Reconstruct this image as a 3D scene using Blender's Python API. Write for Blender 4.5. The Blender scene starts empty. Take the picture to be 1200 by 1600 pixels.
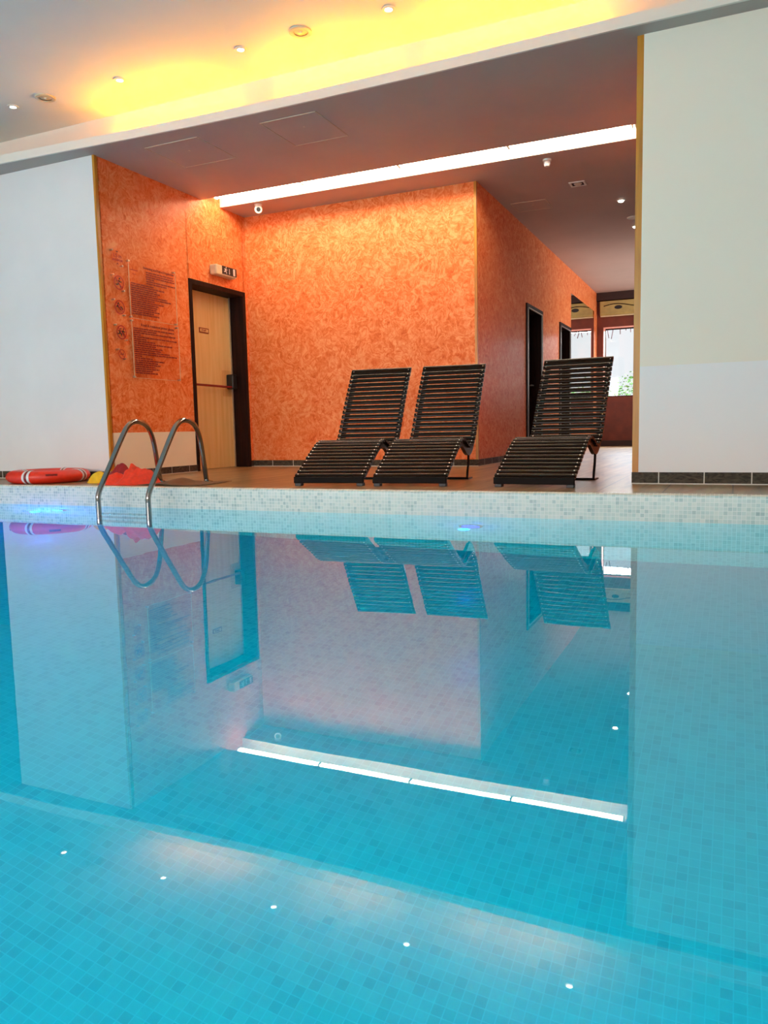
import bpy, bmesh, math, random
from mathutils import Vector, Matrix, noise
random.seed(7)
PI = math.pi
sc = bpy.context.scene
COL = sc.collection

# ------------------------------------------------------------------ camera
cam_d = bpy.data.cameras.new('camera')
cam = bpy.data.objects.new('camera', cam_d)
COL.objects.link(cam)
cam_d.sensor_fit = 'VERTICAL'
cam_d.sensor_height = 24.0
cam_d.lens = 1208.0 / 1600.0 * 24.0
cam_d.clip_start = 0.02
cam_d.clip_end = 200
ey = Vector((548, -140, 1208)).normalized()
ex = Vector((2683, 71, -1208))
ex = (ex - ey * ex.dot(ey)).normalized()
ez = -(ex.cross(ey))
if ez.y > 0:
    ez = -ez
cr = Vector((ex.x, ey.x, ez.x))
cu = -Vector((ex.y, ey.y, ez.y))
cb = -Vector((ex.z, ey.z, ez.z))
m = Matrix((cr, cu, cb)).transposed().to_4x4()
m.translation = Vector((0, 0, 0.6))
cam.matrix_world = m
sc.camera = cam

# ------------------------------------------------------------------ view, world, lights
sc.view_settings.view_transform = 'Standard'
sc.view_settings.look = 'None'
sc.view_settings.gamma = 1.0
sc.view_settings.use_curve_mapping = False
sc.view_settings.exposure = 0.0
sc.cycles.use_denoising = True
sc.cycles.max_bounces = 14
sc.cycles.diffuse_bounces = 6
sc.cycles.glossy_bounces = 6
sc.cycles.transmission_bounces = 10
sc.cycles.transparent_max_bounces = 12
sc.cycles.sample_clamp_indirect = 12.0

w = bpy.data.worlds.new('daylight')
sc.world = w
w.use_nodes = True
bg = w.node_tree.nodes['Background']
bg.inputs[0].default_value = (0.93, 0.96, 1.0, 1)
bg.inputs[1].default_value = 1.05


def area(name, loc, look, sx, sy, power, color):
    d = bpy.data.lights.new(name, 'AREA')
    d.shape = 'RECTANGLE'
    d.size = sx
    d.size_y = sy
    d.energy = power
    d.color = color
    o = bpy.data.objects.new(name, d)
    COL.objects.link(o)
    o.location = loc
    o.rotation_euler = Vector(look).to_track_quat('-Z', 'Y').to_euler()
    return o


# daylight outside the big windows of the hall behind the camera
area('daylight_rear', (-5.0, -5.3, 1.9), (0.0, 1, 0.0), 10.5, 1.9, 650, (1.0, 0.90, 0.84))
# sky light outside the window at the end of the passage
area('daylight_passage', (-1.3, 18.3, 3.6), (0.0, -1, -0.72), 3.0, 2.0, 900, (0.92, 0.95, 1.0))
# added daylight outside an unseen side window, to brighten the passage
area('passage_side_fill', (0.7, 14.2, 1.5), (-1, 0, 0.35), 3.2, 1.4, 120, (1.0, 0.93, 0.90))
# added unseen lights on the near pool wall, brightening the pool floor
for x, pw in ((-7.5, 39), (-5.5, 38), (-3.5, 26), (-1.5, 26), (0.5, 45)):
    area('pool_fill', (x, 0.16, -0.55), (0.0, 1, 0.55), 1.1, 0.16, pw, (0.78, 0.93, 1.0))


# ------------------------------------------------------------------ materials
class NT:
    def __init__(s, name):
        s.m = bpy.data.materials.new(name)
        s.m.use_nodes = True
        s.t = s.m.node_tree
        s.b = s.t.nodes['Principled BSDF']
        s.out = s.t.nodes['Material Output']

    def n(s, kind, **kw):
        nd = s.t.nodes.new(kind)
        for k, v in kw.items():
            if k.startswith('i_'):
                nd.inputs[k[2:].replace('_', ' ')].default_value = v
            else:
                setattr(nd, k, v)
        return nd

    def l(s, a, b):
        s.t.links.new(a, b)

    def pos(s):
        return s.n('ShaderNodeNewGeometry').outputs['Position']

    def math(s, op, a, b=None):
        nd = s.n('ShaderNodeMath', operation=op)
        for i, v in enumerate((a, b)):
            if v is None:
                continue
            if isinstance(v, (int, float)):
                nd.inputs[i].default_value = v
            else:
                s.l(v, nd.inputs[i])
        return nd.outputs[0]

    def ramp(s, fac, stops):
        r = s.n('ShaderNodeValToRGB')
        e = r.color_ramp.elements
        while len(e) < len(stops):
            e.new(0.5)
        for i, (p, c) in enumerate(stops):
            e[i].position = p
            e[i].color = (c[0], c[1], c[2], 1)
        s.l(fac, r.inputs[0])
        return r.outputs[0]

    def mix(s, fac, a, b):
        nd = s.n('ShaderNodeMix', data_type='RGBA')
        for sock, v in ((nd.inputs[0], fac), (nd.inputs[6], a), (nd.inputs[7], b)):
            if isinstance(v, (int, float)):
                sock.default_value = v
            elif isinstance(v, tuple):
                sock.default_value = (v[0], v[1], v[2], 1)
            else:
                s.l(v, sock)
        return nd.outputs[2]

    def bump(s, h, strength, dist):
        b = s.n('ShaderNodeBump')
        b.inputs['Strength'].default_value = strength
        b.inputs['Distance'].default_value = dist
        s.l(h, b.inputs['Height'])
        s.l(b.outputs[0], s.b.inputs['Normal'])


def simple(name, col, rough=0.5, metal=0.0, var=0.06, scale=25.0, emit=None, es=0.0, trans=0.0, coat=0.0, alpha=1.0):
    t = NT(name)
    nz = t.n('ShaderNodeTexNoise')
    nz.inputs['Scale'].default_value = scale
    nz.inputs['Detail'].default_value = 3
    t.l(t.pos(), nz.inputs['Vector'])
    lo = tuple(c * (1 - var) for c in col)
    hi = tuple(min(1, c * (1 + var)) for c in col)
    t.l(t.ramp(nz.outputs[0], [(0.3, lo), (0.7, hi)]), t.b.inputs['Base Color'])
    t.b.inputs['Roughness'].default_value = rough
    t.b.inputs['Metallic'].default_value = metal
    t.b.inputs['Transmission Weight'].default_value = trans
    t.b.inputs['Coat Weight'].default_value = coat
    t.b.inputs['Alpha'].default_value = alpha
    if emit:
        t.b.inputs['Emission Color'].default_value = (*emit, 1)
        t.b.inputs['Emission Strength'].default_value = es
    return t.m


def stucco():
    t = NT('orange_stucco')
    p = t.pos()
    wn = t.n('ShaderNodeTexNoise', i_Scale=3.0, i_Detail=3.0)
    t.l(p, wn.inputs['Vector'])
    add = t.n('ShaderNodeVectorMath', operation='MULTIPLY_ADD')
    t.l(wn.outputs['Color'], add.inputs[0])
    add.inputs[1].default_value = (0.5, 0.5, 0.5)
    t.l(p, add.inputs[2])
    n1 = t.n('ShaderNodeTexNoise', i_Scale=6.0, i_Detail=8.0, i_Roughness=0.66, i_Distortion=4.0)
    t.l(add.outputs[0], n1.inputs['Vector'])
    v = t.n('ShaderNodeTexVoronoi', i_Scale=17.0)
    v.inputs['Detail'].default_value = 2.0
    wn2 = t.n('ShaderNodeTexNoise', i_Scale=14.0, i_Detail=3.0)
    t.l(p, wn2.inputs['Vector'])
    add2 = t.n('ShaderNodeVectorMath', operation='MULTIPLY_ADD')
    t.l(wn2.outputs['Color'], add2.inputs[0])
    add2.inputs[1].default_value = (0.16, 0.16, 0.16)
    t.l(p, add2.inputs[2])
    t.l(add2.outputs[0], v.inputs['Vector'])
    bw = t.n('ShaderNodeRGBToBW')
    t.l(v.outputs['Color'], bw.inputs[0])
    f = t.math('ADD', t.math('MULTIPLY', n1.outputs[0], 0.86), t.math('MULTIPLY', bw.outputs[0], 0.15))
    c = t.ramp(f, [(0.32, (0.60, 0.085, 0.014)), (0.46, (0.76, 0.155, 0.035)), (0.56, (0.84, 0.225, 0.070)), (0.70, (0.92, 0.36, 0.15))])
    t.l(c, t.b.inputs['Base Color'])
    t.l(t.ramp(f, [(0.3, (0.5,) * 3), (0.7, (0.36,) * 3)]), t.b.inputs['Roughness'])
    t.b.inputs['Specular IOR Level'].default_value = 0.12
    t.bump(f, 0.25, 0.004)
    return t.m


def mosaic(name, ua, va, size, stops, grout, gw=0.07):
    """square glass mosaic; ua/va = world axes index"""
    t = NT(name)
    sp = t.n('ShaderNodeSeparateXYZ')
    t.l(t.pos(), sp.inputs[0])
    u = t.math('DIVIDE', sp.outputs[ua], size)
    v = t.math('DIVIDE', sp.outputs[va], size)
    fu, fv = t.math('FLOOR', u), t.math('FLOOR', v)
    cb_ = t.n('ShaderNodeCombineXYZ')
    t.l(fu, cb_.inputs[0])
    t.l(fv, cb_.inputs[1])
    wn = t.n('ShaderNodeTexWhiteNoise', noise_dimensions='3D')
    t.l(cb_.outputs[0], wn.inputs['Vector'])
    # clusters of alike tiles
    nz = t.n('ShaderNodeTexNoise', i_Scale=0.35, i_Detail=2.0)
    t.l(cb_.outputs[0], nz.inputs['Vector'])
    val = t.math('ADD', t.math('MULTIPLY', wn.outputs['Value'], 0.62), t.math('MULTIPLY', nz.outputs[0], 0.42))
    tile = t.ramp(val, stops)
    du = t.math('ABSOLUTE', t.math('SUBTRACT', t.math('SUBTRACT', u, fu), 0.5))
    dv = t.math('ABSOLUTE', t.math('SUBTRACT', t.math('SUBTRACT', v, fv), 0.5))
    g = t.math('GREATER_THAN', t.math('MAXIMUM', du, dv), 0.5 - gw)
    t.l(t.mix(g, tile, grout), t.b.inputs['Base Color'])
    t.l(t.math('ADD', t.math('MULTIPLY', g, 0.45), 0.16), t.b.inputs['Roughness'])
    t.bump(t.math('SUBTRACT', 1.0, g), 0.3, 0.001)
    return t.m


def floor_mat():
    t = NT('wood_look_tile')
    sp = t.n('ShaderNodeSeparateXYZ')
    t.l(t.pos(), sp.inputs[0])
    cb_ = t.n('ShaderNodeCombineXYZ')
    t.l(sp.outputs[1], cb_.inputs[0])
    t.l(sp.outputs[0], cb_.inputs[1])
    br = t.n('ShaderNodeTexBrick')
    br.offset = 0.5
    br.inputs['Scale'].default_value = 1.0
    br.inputs['Brick Width'].default_value = 1.2
    br.inputs['Row Height'].default_value = 0.40
    br.inputs['Mortar Size'].default_value = 0.004
    br.inputs['Color1'].default_value = (0.30, 0.30, 0.30, 1)
    br.inputs['Color2'].default_value = (0.70, 0.70, 0.70, 1)
    br.inputs['Mortar'].default_value = (0.0, 0.0, 0.0, 1)
    t.l(cb_.outputs[0], br.inputs['Vector'])
    mp = t.n('ShaderNodeMapping')
    mp.inputs['Scale'].default_value = (9.0, 0.9, 1)
    t.l(t.pos(), mp.inputs['Vector'])
    nz = t.n('ShaderNodeTexNoise', i_Scale=1.3, i_Detail=5.0, i_Distortion=0.8)
    t.l(mp.outputs[0], nz.inputs['Vector'])
    bwv = t.n('ShaderNodeRGBToBW')
    t.l(br.outputs['Color'], bwv.inputs[0])
    f = t.math('ADD', t.math('MULTIPLY', nz.outputs[0], 0.8), t.math('MULTIPLY', bwv.outputs[0], 0.25))
    wood = t.ramp(f, [(0.32, (0.12, 0.060, 0.022)), (0.52, (0.30, 0.170, 0.070)), (0.72, (0.46, 0.33, 0.165))])
    c = t.mix(br.outputs['Fac'], wood, (0.05, 0.03, 0.02))
    t.l(c, t.b.inputs['Base Color'])
    t.b.inputs['Roughness'].default_value = 0.30
    t.bump(t.math('SUBTRACT', 1.0, br.outputs['Fac']), 0.4, 0.002)
    return t.m


def skirting_mat(name, axis, dark, light, joint):
    t = NT(name)
    sp = t.n('ShaderNodeSeparateXYZ')
    t.l(t.pos(), sp.inputs[0])
    u = t.math('DIVIDE', t.math('ADD', sp.outputs[axis], 0.635), 0.30)
    fr = t.math('SUBTRACT', u, t.math('FLOOR', u))
    j = t.math('LESS_THAN', t.math('ABSOLUTE', t.math('SUBTRACT', fr, 0.5)), 0.011)
    lowj = t.math('LESS_THAN', sp.outputs[2], 0.181)
    g = t.math('MAXIMUM', j, lowj)
    mp = t.n('ShaderNodeMapping')
    mp.inputs['Scale'].default_value = (10, 10, 26)
    t.l(t.pos(), mp.inputs['Vector'])
    nz = t.n('ShaderNodeTexNoise', i_Scale=1.0, i_Detail=6.0, i_Distortion=3.0)
    t.l(mp.outputs[0], nz.inputs['Vector'])
    t.l(t.mix(g, t.ramp(nz.outputs[0], [(0.35, dark), (0.68, light)]), joint), t.b.inputs['Base Color'])
    t.b.inputs['Roughness'].default_value = 0.6
    t.b.inputs['Specular IOR Level'].default_value = 0.2
    return t.m


def two_tone(name, zline, low, high):
    t = NT(name)
    sp = t.n('ShaderNodeSeparateXYZ')
    t.l(t.pos(), sp.inputs[0])
    g = t.math('GREATER_THAN', sp.outputs[2], zline)
    nz = t.n('ShaderNodeTexNoise', i_Scale=1.2, i_Detail=3.0)
    t.l(t.pos(), nz.inputs['Vector'])
    c = t.mix(g, low, high)
    c2 = t.mix(t.math('MULTIPLY', nz.outputs[0], 0.08), c, (0.45, 0.42, 0.38))
    t.l(c2, t.b.inputs['Base Color'])
    t.b.inputs['Roughness'].default_value = 0.6
    return t.m


def wood_mat(name, a, b, c, axis=2, rough=0.4, sc_=1.0):
    t = NT(name)
    mp = t.n('ShaderNodeMapping')
    s3 = [34.0 * sc_, 34.0 * sc_, 34.0 * sc_]
    s3[axis] = 1.6 * sc_
    mp.inputs['Scale'].default_value = s3
    t.l(t.pos(), mp.inputs['Vector'])
    nz = t.n('ShaderNodeTexNoise', i_Scale=1.0, i_Detail=5.0, i_Distortion=0.6)
    t.l(mp.outputs[0], nz.inputs['Vector'])
    t.l(t.ramp(nz.outputs[0], [(0.3, a), (0.5, b), (0.7, c)]), t.b.inputs['Base Color'])
    t.b.inputs['Roughness'].default_value = rough
    return t.m


def water_mat():
    t = NT('pool_water')
    t.t.nodes.remove(t.b)
    fr = t.n('ShaderNodeFresnel')
    fr.inputs['IOR'].default_value = 1.45
    gl = t.n("ShaderNodeBsdfGlossy")
    gl.inputs['Roughness'].default_value = 0.0
    gl.inputs['Color'].default_value = (1, 1, 1, 1)
    rf = t.n('ShaderNodeBsdfRefraction')
    rf.inputs['IOR'].default_value = 1.33
    rf.inputs['Roughness'].default_value = 0.0
    rf.inputs['Color'].default_value = (0.0, 0.76, 0.88, 1)
    mp = t.n('ShaderNodeMapping')
    mp.inputs['Scale'].default_value = (1.0, 1.4, 1.0)
    t.l(t.pos(), mp.inputs['Vector'])
    nz = t.n('ShaderNodeTexNoise', i_Scale=2.4, i_Detail=1.2)
    t.l(mp.outputs[0], nz.inputs['Vector'])
    b = t.n('ShaderNodeBump')
    b.inputs['Strength'].default_value = 1.0
    b.inputs['Distance'].default_value = 0.0003
    t.l(nz.outputs[0], b.inputs['Height'])
    for nd in (fr, gl, rf):
        t.l(b.outputs[0], nd.inputs['Normal'])
    mx = t.n('ShaderNodeMixShader')
    t.l(fr.outputs[0], mx.inputs[0])
    t.l(rf.outputs[0], mx.inputs[1])
    t.l(gl.outputs[0], mx.inputs[2])
    t.l(mx.outputs[0], t.out.inputs[0])
    return t.m


M = {}
M['stucco'] = stucco()
M['wall_white'] = simple('white_wall_paint', (0.78, 0.765, 0.76), 0.6, var=0.03, scale=2)
M['wall_right'] = two_tone('two_tone_wall_paint', 1.008, (0.86, 0.84, 0.84), (0.86, 0.79, 0.67))
M['cream'] = simple('cream_paint', (0.95, 0.83, 0.63), 0.6, var=0.02, scale=3)
M['ceil_main'] = simple('hall_ceiling_paint', (0.80, 0.76, 0.72), 0.7, var=0.02, scale=2)
M['ceil_bounce_tint'] = simple('ceiling_paint_bounce_tint', (0.49, 0.37, 0.32), 0.65, var=0.04, scale=2)  # neutral ceiling paint, tinted mauve to hold the orange bounce light
M['ceil_white'] = simple('white_slot_paint', (0.88, 0.86, 0.80), 0.6, var=0.02, scale=4)
M['soffit_lip'] = simple('cream_cove_paint', (0.82, 0.74, 0.66), 0.6, var=0.02, scale=4)
M['floor'] = floor_mat()
POOL_L = [(0.18, (0.36, 0.50, 0.49)), (0.34, (0.50, 0.64, 0.60)), (0.60, (0.60, 0.71, 0.66)), (0.85, (0.68, 0.76, 0.70))]
M['mosaic_wall'] = mosaic('pale_mosaic_wall', 0, 2, 0.0249, POOL_L, (0.80, 0.84, 0.80), 0.055)
M['mosaic_side'] = mosaic('pale_mosaic_side', 1, 2, 0.0249, POOL_L, (0.80, 0.84, 0.80), 0.055)
M['coping'] = mosaic('cream_mosaic_coping', 0, 1, 0.0249, [(0.2, (0.60, 0.60, 0.50)), (0.5, (0.72, 0.69, 0.57)), (0.8, (0.80, 0.76, 0.64))], (0.82, 0.80, 0.72), 0.05)
M['mosaic_floor'] = mosaic('turquoise_mosaic_floor', 0, 1, 0.030, [(0.15, (0.14, 0.50, 0.58)), (0.40, (0.20, 0.57, 0.63)), (0.62, (0.23, 0.60, 0.66)), (0.88, (0.26, 0.63, 0.68))], (0.28, 0.655, 0.70), 0.045)
M['water'] = water_mat()
M['skirt_x'] = skirting_mat('stone_skirting_along_wall', 0, (0.035, 0.028, 0.020), (0.10, 0.08, 0.055), (0.70, 0.66, 0.58))
M['skirt_y'] = skirting_mat('stone_skirting_on_return', 1, (0.035, 0.022, 0.016), (0.12, 0.08, 0.06), (0.60, 0.52, 0.44))
M['gold_trim'] = wood_mat('golden_brown_corner_profile', (0.40, 0.14, 0.008), (0.52, 0.20, 0.012), (0.60, 0.26, 0.02), 2, 0.35)
M['dark_trim'] = simple('dark_edge', (0.03, 0.015, 0.01), 0.5)
M['frame'] = wood_mat('dark_wenge_frame', (0.010, 0.003, 0.002), (0.018, 0.005, 0.004), (0.03, 0.008, 0.005), 2, 0.55)
M['frame'].node_tree.nodes['Principled BSDF'].inputs['Specular IOR Level'].default_value = 0.15
M['leaf'] = wood_mat('pale_oak_door', (0.76, 0.50, 0.19), (0.82, 0.56, 0.24), (0.86, 0.61, 0.29), 2, 0.4, 0.6)
M['red_metal'] = simple('red_painted_metal', (0.22, 0.008, 0.008), 0.35)
M['red_plastic'] = simple('red_plastic', (0.40, 0.015, 0.012), 0.35)
M['black'] = simple('black_plastic', (0.012, 0.012, 0.014), 0.4)
M['white_plastic'] = simple('white_plastic', (0.78, 0.74, 0.66), 0.4)
M['ivory'] = simple('ivory_plastic', (0.74, 0.62, 0.40), 0.4)
M['steel'] = simple('polished_stainless_steel', (0.36, 0.36, 0.35), 0.14, 1.0, var=0.03)
M['silver'] = simple('brushed_aluminium', (0.60, 0.56, 0.52), 0.3, 1.0, var=0.03)
M['lounger'] = wood_mat('dark_varnished_wood', (0.004, 0.002, 0.001), (0.010, 0.004, 0.002), (0.020, 0.009, 0.004), 0, 0.25)
M['lounger'].node_tree.nodes['Principled BSDF'].inputs['Specular IOR Level'].default_value = 0.24
M['lounger_side'] = wood_mat('dark_varnished_board', (0.012, 0.006, 0.004), (0.022, 0.010, 0.007), (0.035, 0.015, 0.010), 1, 0.25)
M['lounger_front'] = wood_mat('black_stained_board', (0.003, 0.002, 0.0015), (0.006, 0.003, 0.002), (0.012, 0.006, 0.004), 0, 0.4)
M['lounger_front'].node_tree.nodes['Principled BSDF'].inputs['Specular IOR Level'].default_value = 0.06
M['black_metal'] = simple('black_lacquered_metal', (0.015, 0.010, 0.010), 0.25, 0.6)
M['orange_buoy'] = simple('orange_red_plastic', (0.80, 0.030, 0.006), 0.45, coat=0.1)
M['buoy_dark'] = simple('dark_red_plastic', (0.22, 0.012, 0.008), 0.4)
M['white_band'] = simple('white_reflective_tape', (0.78, 0.74, 0.72), 0.35)
M['red_cloth'] = simple('bright_red_orange_fabric', (0.86, 0.045, 0.012), 0.7, var=0.12, scale=30)
M['yellow_cloth'] = simple('yellow_fabric', (0.85, 0.50, 0.01), 0.7, var=0.1)
M['maroon_cloth'] = simple('dark_red_fabric', (0.30, 0.008, 0.012), 0.7, var=0.15)
M['sign_red'] = simple('dark_red_print', (0.22, 0.008, 0.006), 0.5)
M['sign_ring'] = simple('red_print', (0.45, 0.010, 0.008), 0.5)
M['sign_ink'] = simple('black_print', (0.02, 0.008, 0.006), 0.5)
def clear(name, col, ior):
    t = NT(name)
    t.t.nodes.remove(t.b)
    tr = t.n('ShaderNodeBsdfTransparent')
    tr.inputs['Color'].default_value = (*col, 1)
    gl = t.n('ShaderNodeBsdfGlossy')
    gl.inputs['Roughness'].default_value = 0.04
    mx = t.n('ShaderNodeMixShader')
    mx.inputs[0].default_value = ior
    t.l(tr.outputs[0], mx.inputs[1])
    t.l(gl.outputs[0], mx.inputs[2])
    t.l(mx.outputs[0], t.out.inputs[0])
    return t.m


M['acrylic'] = clear('clear_acrylic', (0.99, 0.95, 0.93), 0.035)
M['tube'] = simple('fluorescent_tube_glow', (0.9, 0.9, 0.9), 0.4, emit=(1.0, 0.80, 0.58), es=48.0)
M['yellow_tube'] = simple('yellow_tube_glow', (0.9, 0.8, 0.4), 0.4, emit=(1.0, 0.39, 0.0), es=270.0)
M['lamp_glow'] = simple('halogen_glow', (1, 1, 1), 0.4, emit=(1.0, 0.93, 0.80), es=14.0)
M['blue_glow'] = simple('blue_led_lens', (0.1, 0.5, 1), 0.3, emit=(0.0, 0.42, 1.0), es=9.0)
M['deep_blue_glow'] = simple('deep_blue_led_lens', (0.0, 0.2, 1), 0.3, emit=(0.0, 0.03, 1.0), es=2.2)
M['beige_disc'] = simple('beige_speaker_grille', (0.62, 0.50, 0.36), 0.6)
M['gold_panel'] = simple('gilded_panel', (0.42, 0.32, 0.10), 0.4, var=0.15, scale=8)
M['far_beam'] = simple('dark_brown_beam', (0.03, 0.010, 0.008), 0.5)
M['far_wall'] = simple('dark_red_brown_plaster', (0.15, 0.026, 0.010), 0.45, var=0.25, scale=6)
M['mirror'] = simple('silvered_mirror', (0.9, 0.9, 0.88), 0.0, 1.0, var=0.0)
M['glass'] = clear('window_glass', (0.97, 0.98, 0.98), 0.05)
M['pink'] = simple('salmon_reveal_paint', (0.80, 0.36, 0.26), 0.6)
M['leafgreen'] = simple('green_leaves', (0.12, 0.34, 0.07), 0.6, var=0.4, scale=12)
M['bark'] = simple('grey_twig_bark', (0.16, 0.11, 0.12), 0.8)
M['pale_render'] = simple('pale_outdoor_plaster', (0.80, 0.70, 0.72), 0.8)
M['shade'] = simple('unlit_recess_dark', (0.05, 0.055, 0.06), 0.8)  # darkness of the unlit left recess, painted into its walls
M['brown_mat'] = simple('brown_rubber', (0.13, 0.075, 0.04), 0.4, var=0.2, scale=10)


# ------------------------------------------------------------------ mesh helpers
class MB:
    def __init__(s):
        s.bm = bmesh.new()

    def box(s, x0, x1, y0, y1, z0, z1, M4=None):
        vs = []
        for x in (x0, x1):
            for y in (y0, y1):
                for z in (z0, z1):
                    p = Vector((x, y, z))
                    vs.append(s.bm.verts.new(M4 @ p if M4 else p))
        for q in ((0, 1, 3, 2), (4, 6, 7, 5), (0, 4, 5, 1), (2, 3, 7, 6), (0, 2, 6, 4), (1, 5, 7, 3)):
            s.bm.faces.new([vs[i] for i in q])
        return s

    def prism(s, pts, axis, a, b):
        """closed outline pts (2-D) extruded along axis from a to b"""
        def P(u, v, t):
            return {0: (t, u, v), 1: (u, t, v), 2: (u, v, t)}[axis]
        A = [s.bm.verts.new(P(u, v, a)) for u, v in pts]
        B = [s.bm.verts.new(P(u, v, b)) for u, v in pts]
        n = len(pts)
        s.bm.faces.new(A)
        s.bm.faces.new(B[::-1])
        for i in range(n):
            j = (i + 1) % n
            s.bm.faces.new((A[i], B[i], B[j], A[j]))
        return s

    def tube(s, pts, r, seg=12, caps=True):
        pts = [Vector(p) for p in pts]
        n = len(pts)
        tang = []
        for i in range(n):
            a = pts[max(i - 1, 0)]
            b = pts[min(i + 1, n - 1)]
            tang.append((b - a).normalized())
        up = Vector((0, 0, 1)) if abs(tang[0].z) < 0.9 else Vector((1, 0, 0))
        nrm = (up - tang[0] * up.dot(tang[0])).normalized()
        rings = []
        for i in range(n):
            nrm = (nrm - tang[i] * nrm.dot(tang[i])).normalized()
            bi = tang[i].cross(nrm)
            rr = r[i] if isinstance(r, (list, tuple)) else r
            rings.append([s.bm.verts.new(pts[i] + (nrm * math.cos(2 * PI * k / seg) + bi * math.sin(2 * PI * k / seg)) * rr) for k in range(seg)])
        for i in range(n - 1):
            for k in range(seg):
                k2 = (k + 1) % seg
                s.bm.faces.new((rings[i][k], rings[i][k2], rings[i + 1][k2], rings[i + 1][k]))
        if caps:
            s.bm.faces.new(rings[0][::-1])
            s.bm.faces.new(rings[-1])
        return s

    def lathe(s, prof, c=(0, 0, 0), seg=28, M4=None):
        """profile (r,z) turned about z through c"""
        c = Vector(c)
        rings = []
        for r, z in prof:
            if r < 1e-6:
                p = Vector((0, 0, z))
                rings.append([s.bm.verts.new((M4 @ p if M4 else p) + c)])
            else:
                ring = []
                for k in range(seg):
                    p = Vector((r * math.cos(2 * PI * k / seg), r * math.sin(2 * PI * k / seg), z))
                    ring.append(s.bm.verts.new((M4 @ p if M4 else p) + c))
                rings.append(ring)
        for a, b in zip(rings[:-1], rings[1:]):
            for k in range(seg):
                k2 = (k + 1) % seg
                if len(a) == 1 and len(b) == 1:
                    continue
                if len(a) == 1:
                    s.bm.faces.new((a[0], b[k2], b[k]))
                elif len(b) == 1:
                    s.bm.faces.new((a[k], a[k2], b[0]))
                else:
                    s.bm.faces.new((a[k], a[k2], b[k2], b[k]))
        return s

    def build(s, name, mat, parent=None, smooth=False, bevel=0.0, seg=2):
        bmesh.ops.recalc_face_normals(s.bm, faces=s.bm.faces)
        me = bpy.data.meshes.new(name)
        s.bm.to_mesh(me)
        s.bm.free()
        o = bpy.data.objects.new(name, me)
        COL.objects.link(o)
        me.materials.append(mat)
        if smooth:
            for p in me.polygons:
                p.use_smooth = True
            try:
                me.set_sharp_from_angle(angle=math.radians(40))
            except Exception:
                pass
        if bevel:
            md = o.modifiers.new('bevel', 'BEVEL')
            md.width = bevel
            md.segments = seg
            md.limit_method = 'ANGLE'
        if parent:
            o.parent = parent
        return o


def tag(o, label, cat, group=None, kind=None):
    o['label'] = label
    o['category'] = cat
    if group:
        o['group'] = group
    if kind:
        o['kind'] = kind
    return o


def thing(name, label, cat, loc=(0, 0, 0), rz=0.0, group=None):
    o = bpy.data.objects.new(name, None)
    COL.objects.link(o)
    o.location = loc
    o.rotation_euler = (0, 0, rz)
    o.empty_display_size = 0.05
    return tag(o, label, cat, group)


def struct(o, label=None):
    o['kind'] = 'structure'
    if label:
        o['label'] = label
    return o


def dup(root, loc, label, rz=None):
    r = root.copy()
    COL.objects.link(r)
    r.location = loc
    if rz is not None:
        r.rotation_euler = (0, 0, rz)
    r['label'] = label
    for ch in list(root.children):
        c = ch.copy()
        COL.objects.link(c)
        c.parent = r
        for g in list(ch.children):
            e = g.copy()
            COL.objects.link(e)
            e.parent = c
    return r


def text_mesh(name, body, size, mat, parent, mw, extrude=0.0006, bold=0.0):
    cu_ = bpy.data.curves.new(name, 'FONT')
    cu_.body = body
    cu_.size = size
    cu_.extrude = extrude
    cu_.offset = bold
    tmp = bpy.data.objects.new(name + '_t', cu_)
    COL.objects.link(tmp)
    dg = bpy.context.evaluated_depsgraph_get()
    me = bpy.data.meshes.new_from_object(tmp.evaluated_get(dg))
    bpy.data.objects.remove(tmp)
    bpy.data.curves.remove(cu_)
    me.name = name
    me.materials.clear()
    me.materials.append(mat)
    me.transform(mw)
    o = bpy.data.objects.new(name, me)
    COL.objects.link(o)
    if parent:
        o.parent = parent
    return o


# ------------------------------------------------------------------ key measures (metres, water level z = 0)
DK = 0.174            # deck level
Y0 = 5.01             # far edge of the pool
YW = 5.835            # plane of the white walls
YB = 8.31             # back wall of the recess
HC = 3.24             # recess ceiling
HM = 3.672            # hall ceiling
XL, XR, XB = -5.577, -0.625, -2.60
YF = 16.42            # far wall of the passage
DEPTH = -1.35
PX0, PX1, PY0 = -13.0, 3.4, 0.12

# ------------------------------------------------------------------ pool
def slab(name, mat, *b, **k):
    return struct(MB().box(*b).build(name, mat, **k))


slab('pool_floor', M['mosaic_floor'], PX0, PX1, PY0 - 0.3, Y0 + 0.3, DEPTH - 0.2, DEPTH)
# far wall of the pool with a rounded mosaic edge
R_ = 0.022
prof = [(Y0, DEPTH), (Y0, DK - R_)]
for k in range(1, 6):
    a = PI - k * (PI / 2) / 5
    prof.append((Y0 + R_ + R_ * math.cos(a), DK - R_ + R_ * math.sin(a)))
prof += [(Y0 + 0.05, DK), (Y0 + 0.05, DK - 0.03), (Y0 + 0.3, DK - 0.03), (Y0 + 0.3, DEPTH)]
o = struct(MB().prism(prof, 0, PX0, PX1).build('pool_wall_far', M['mosaic_wall'], smooth=True))
o.data.materials.append(M['coping'])
for p in o.data.polygons:
    if p.normal.z > 0.5 and p.center.z > 0.1:
        p.material_index = 1
slab('pool_wall_near', M['mosaic_wall'], PX0, PX1, PY0 - 0.3, PY0, DEPTH, DK)
slab('pool_wall_left', M['mosaic_side'], PX0 - 0.3, PX0, PY0 - 0.3, Y0 + 0.3, DEPTH, DK)
slab('pool_wall_right', M['mosaic_side'], PX1, PX1 + 0.3, PY0 - 0.3, Y0 + 0.3, DEPTH, DK)
mb = MB()
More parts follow.
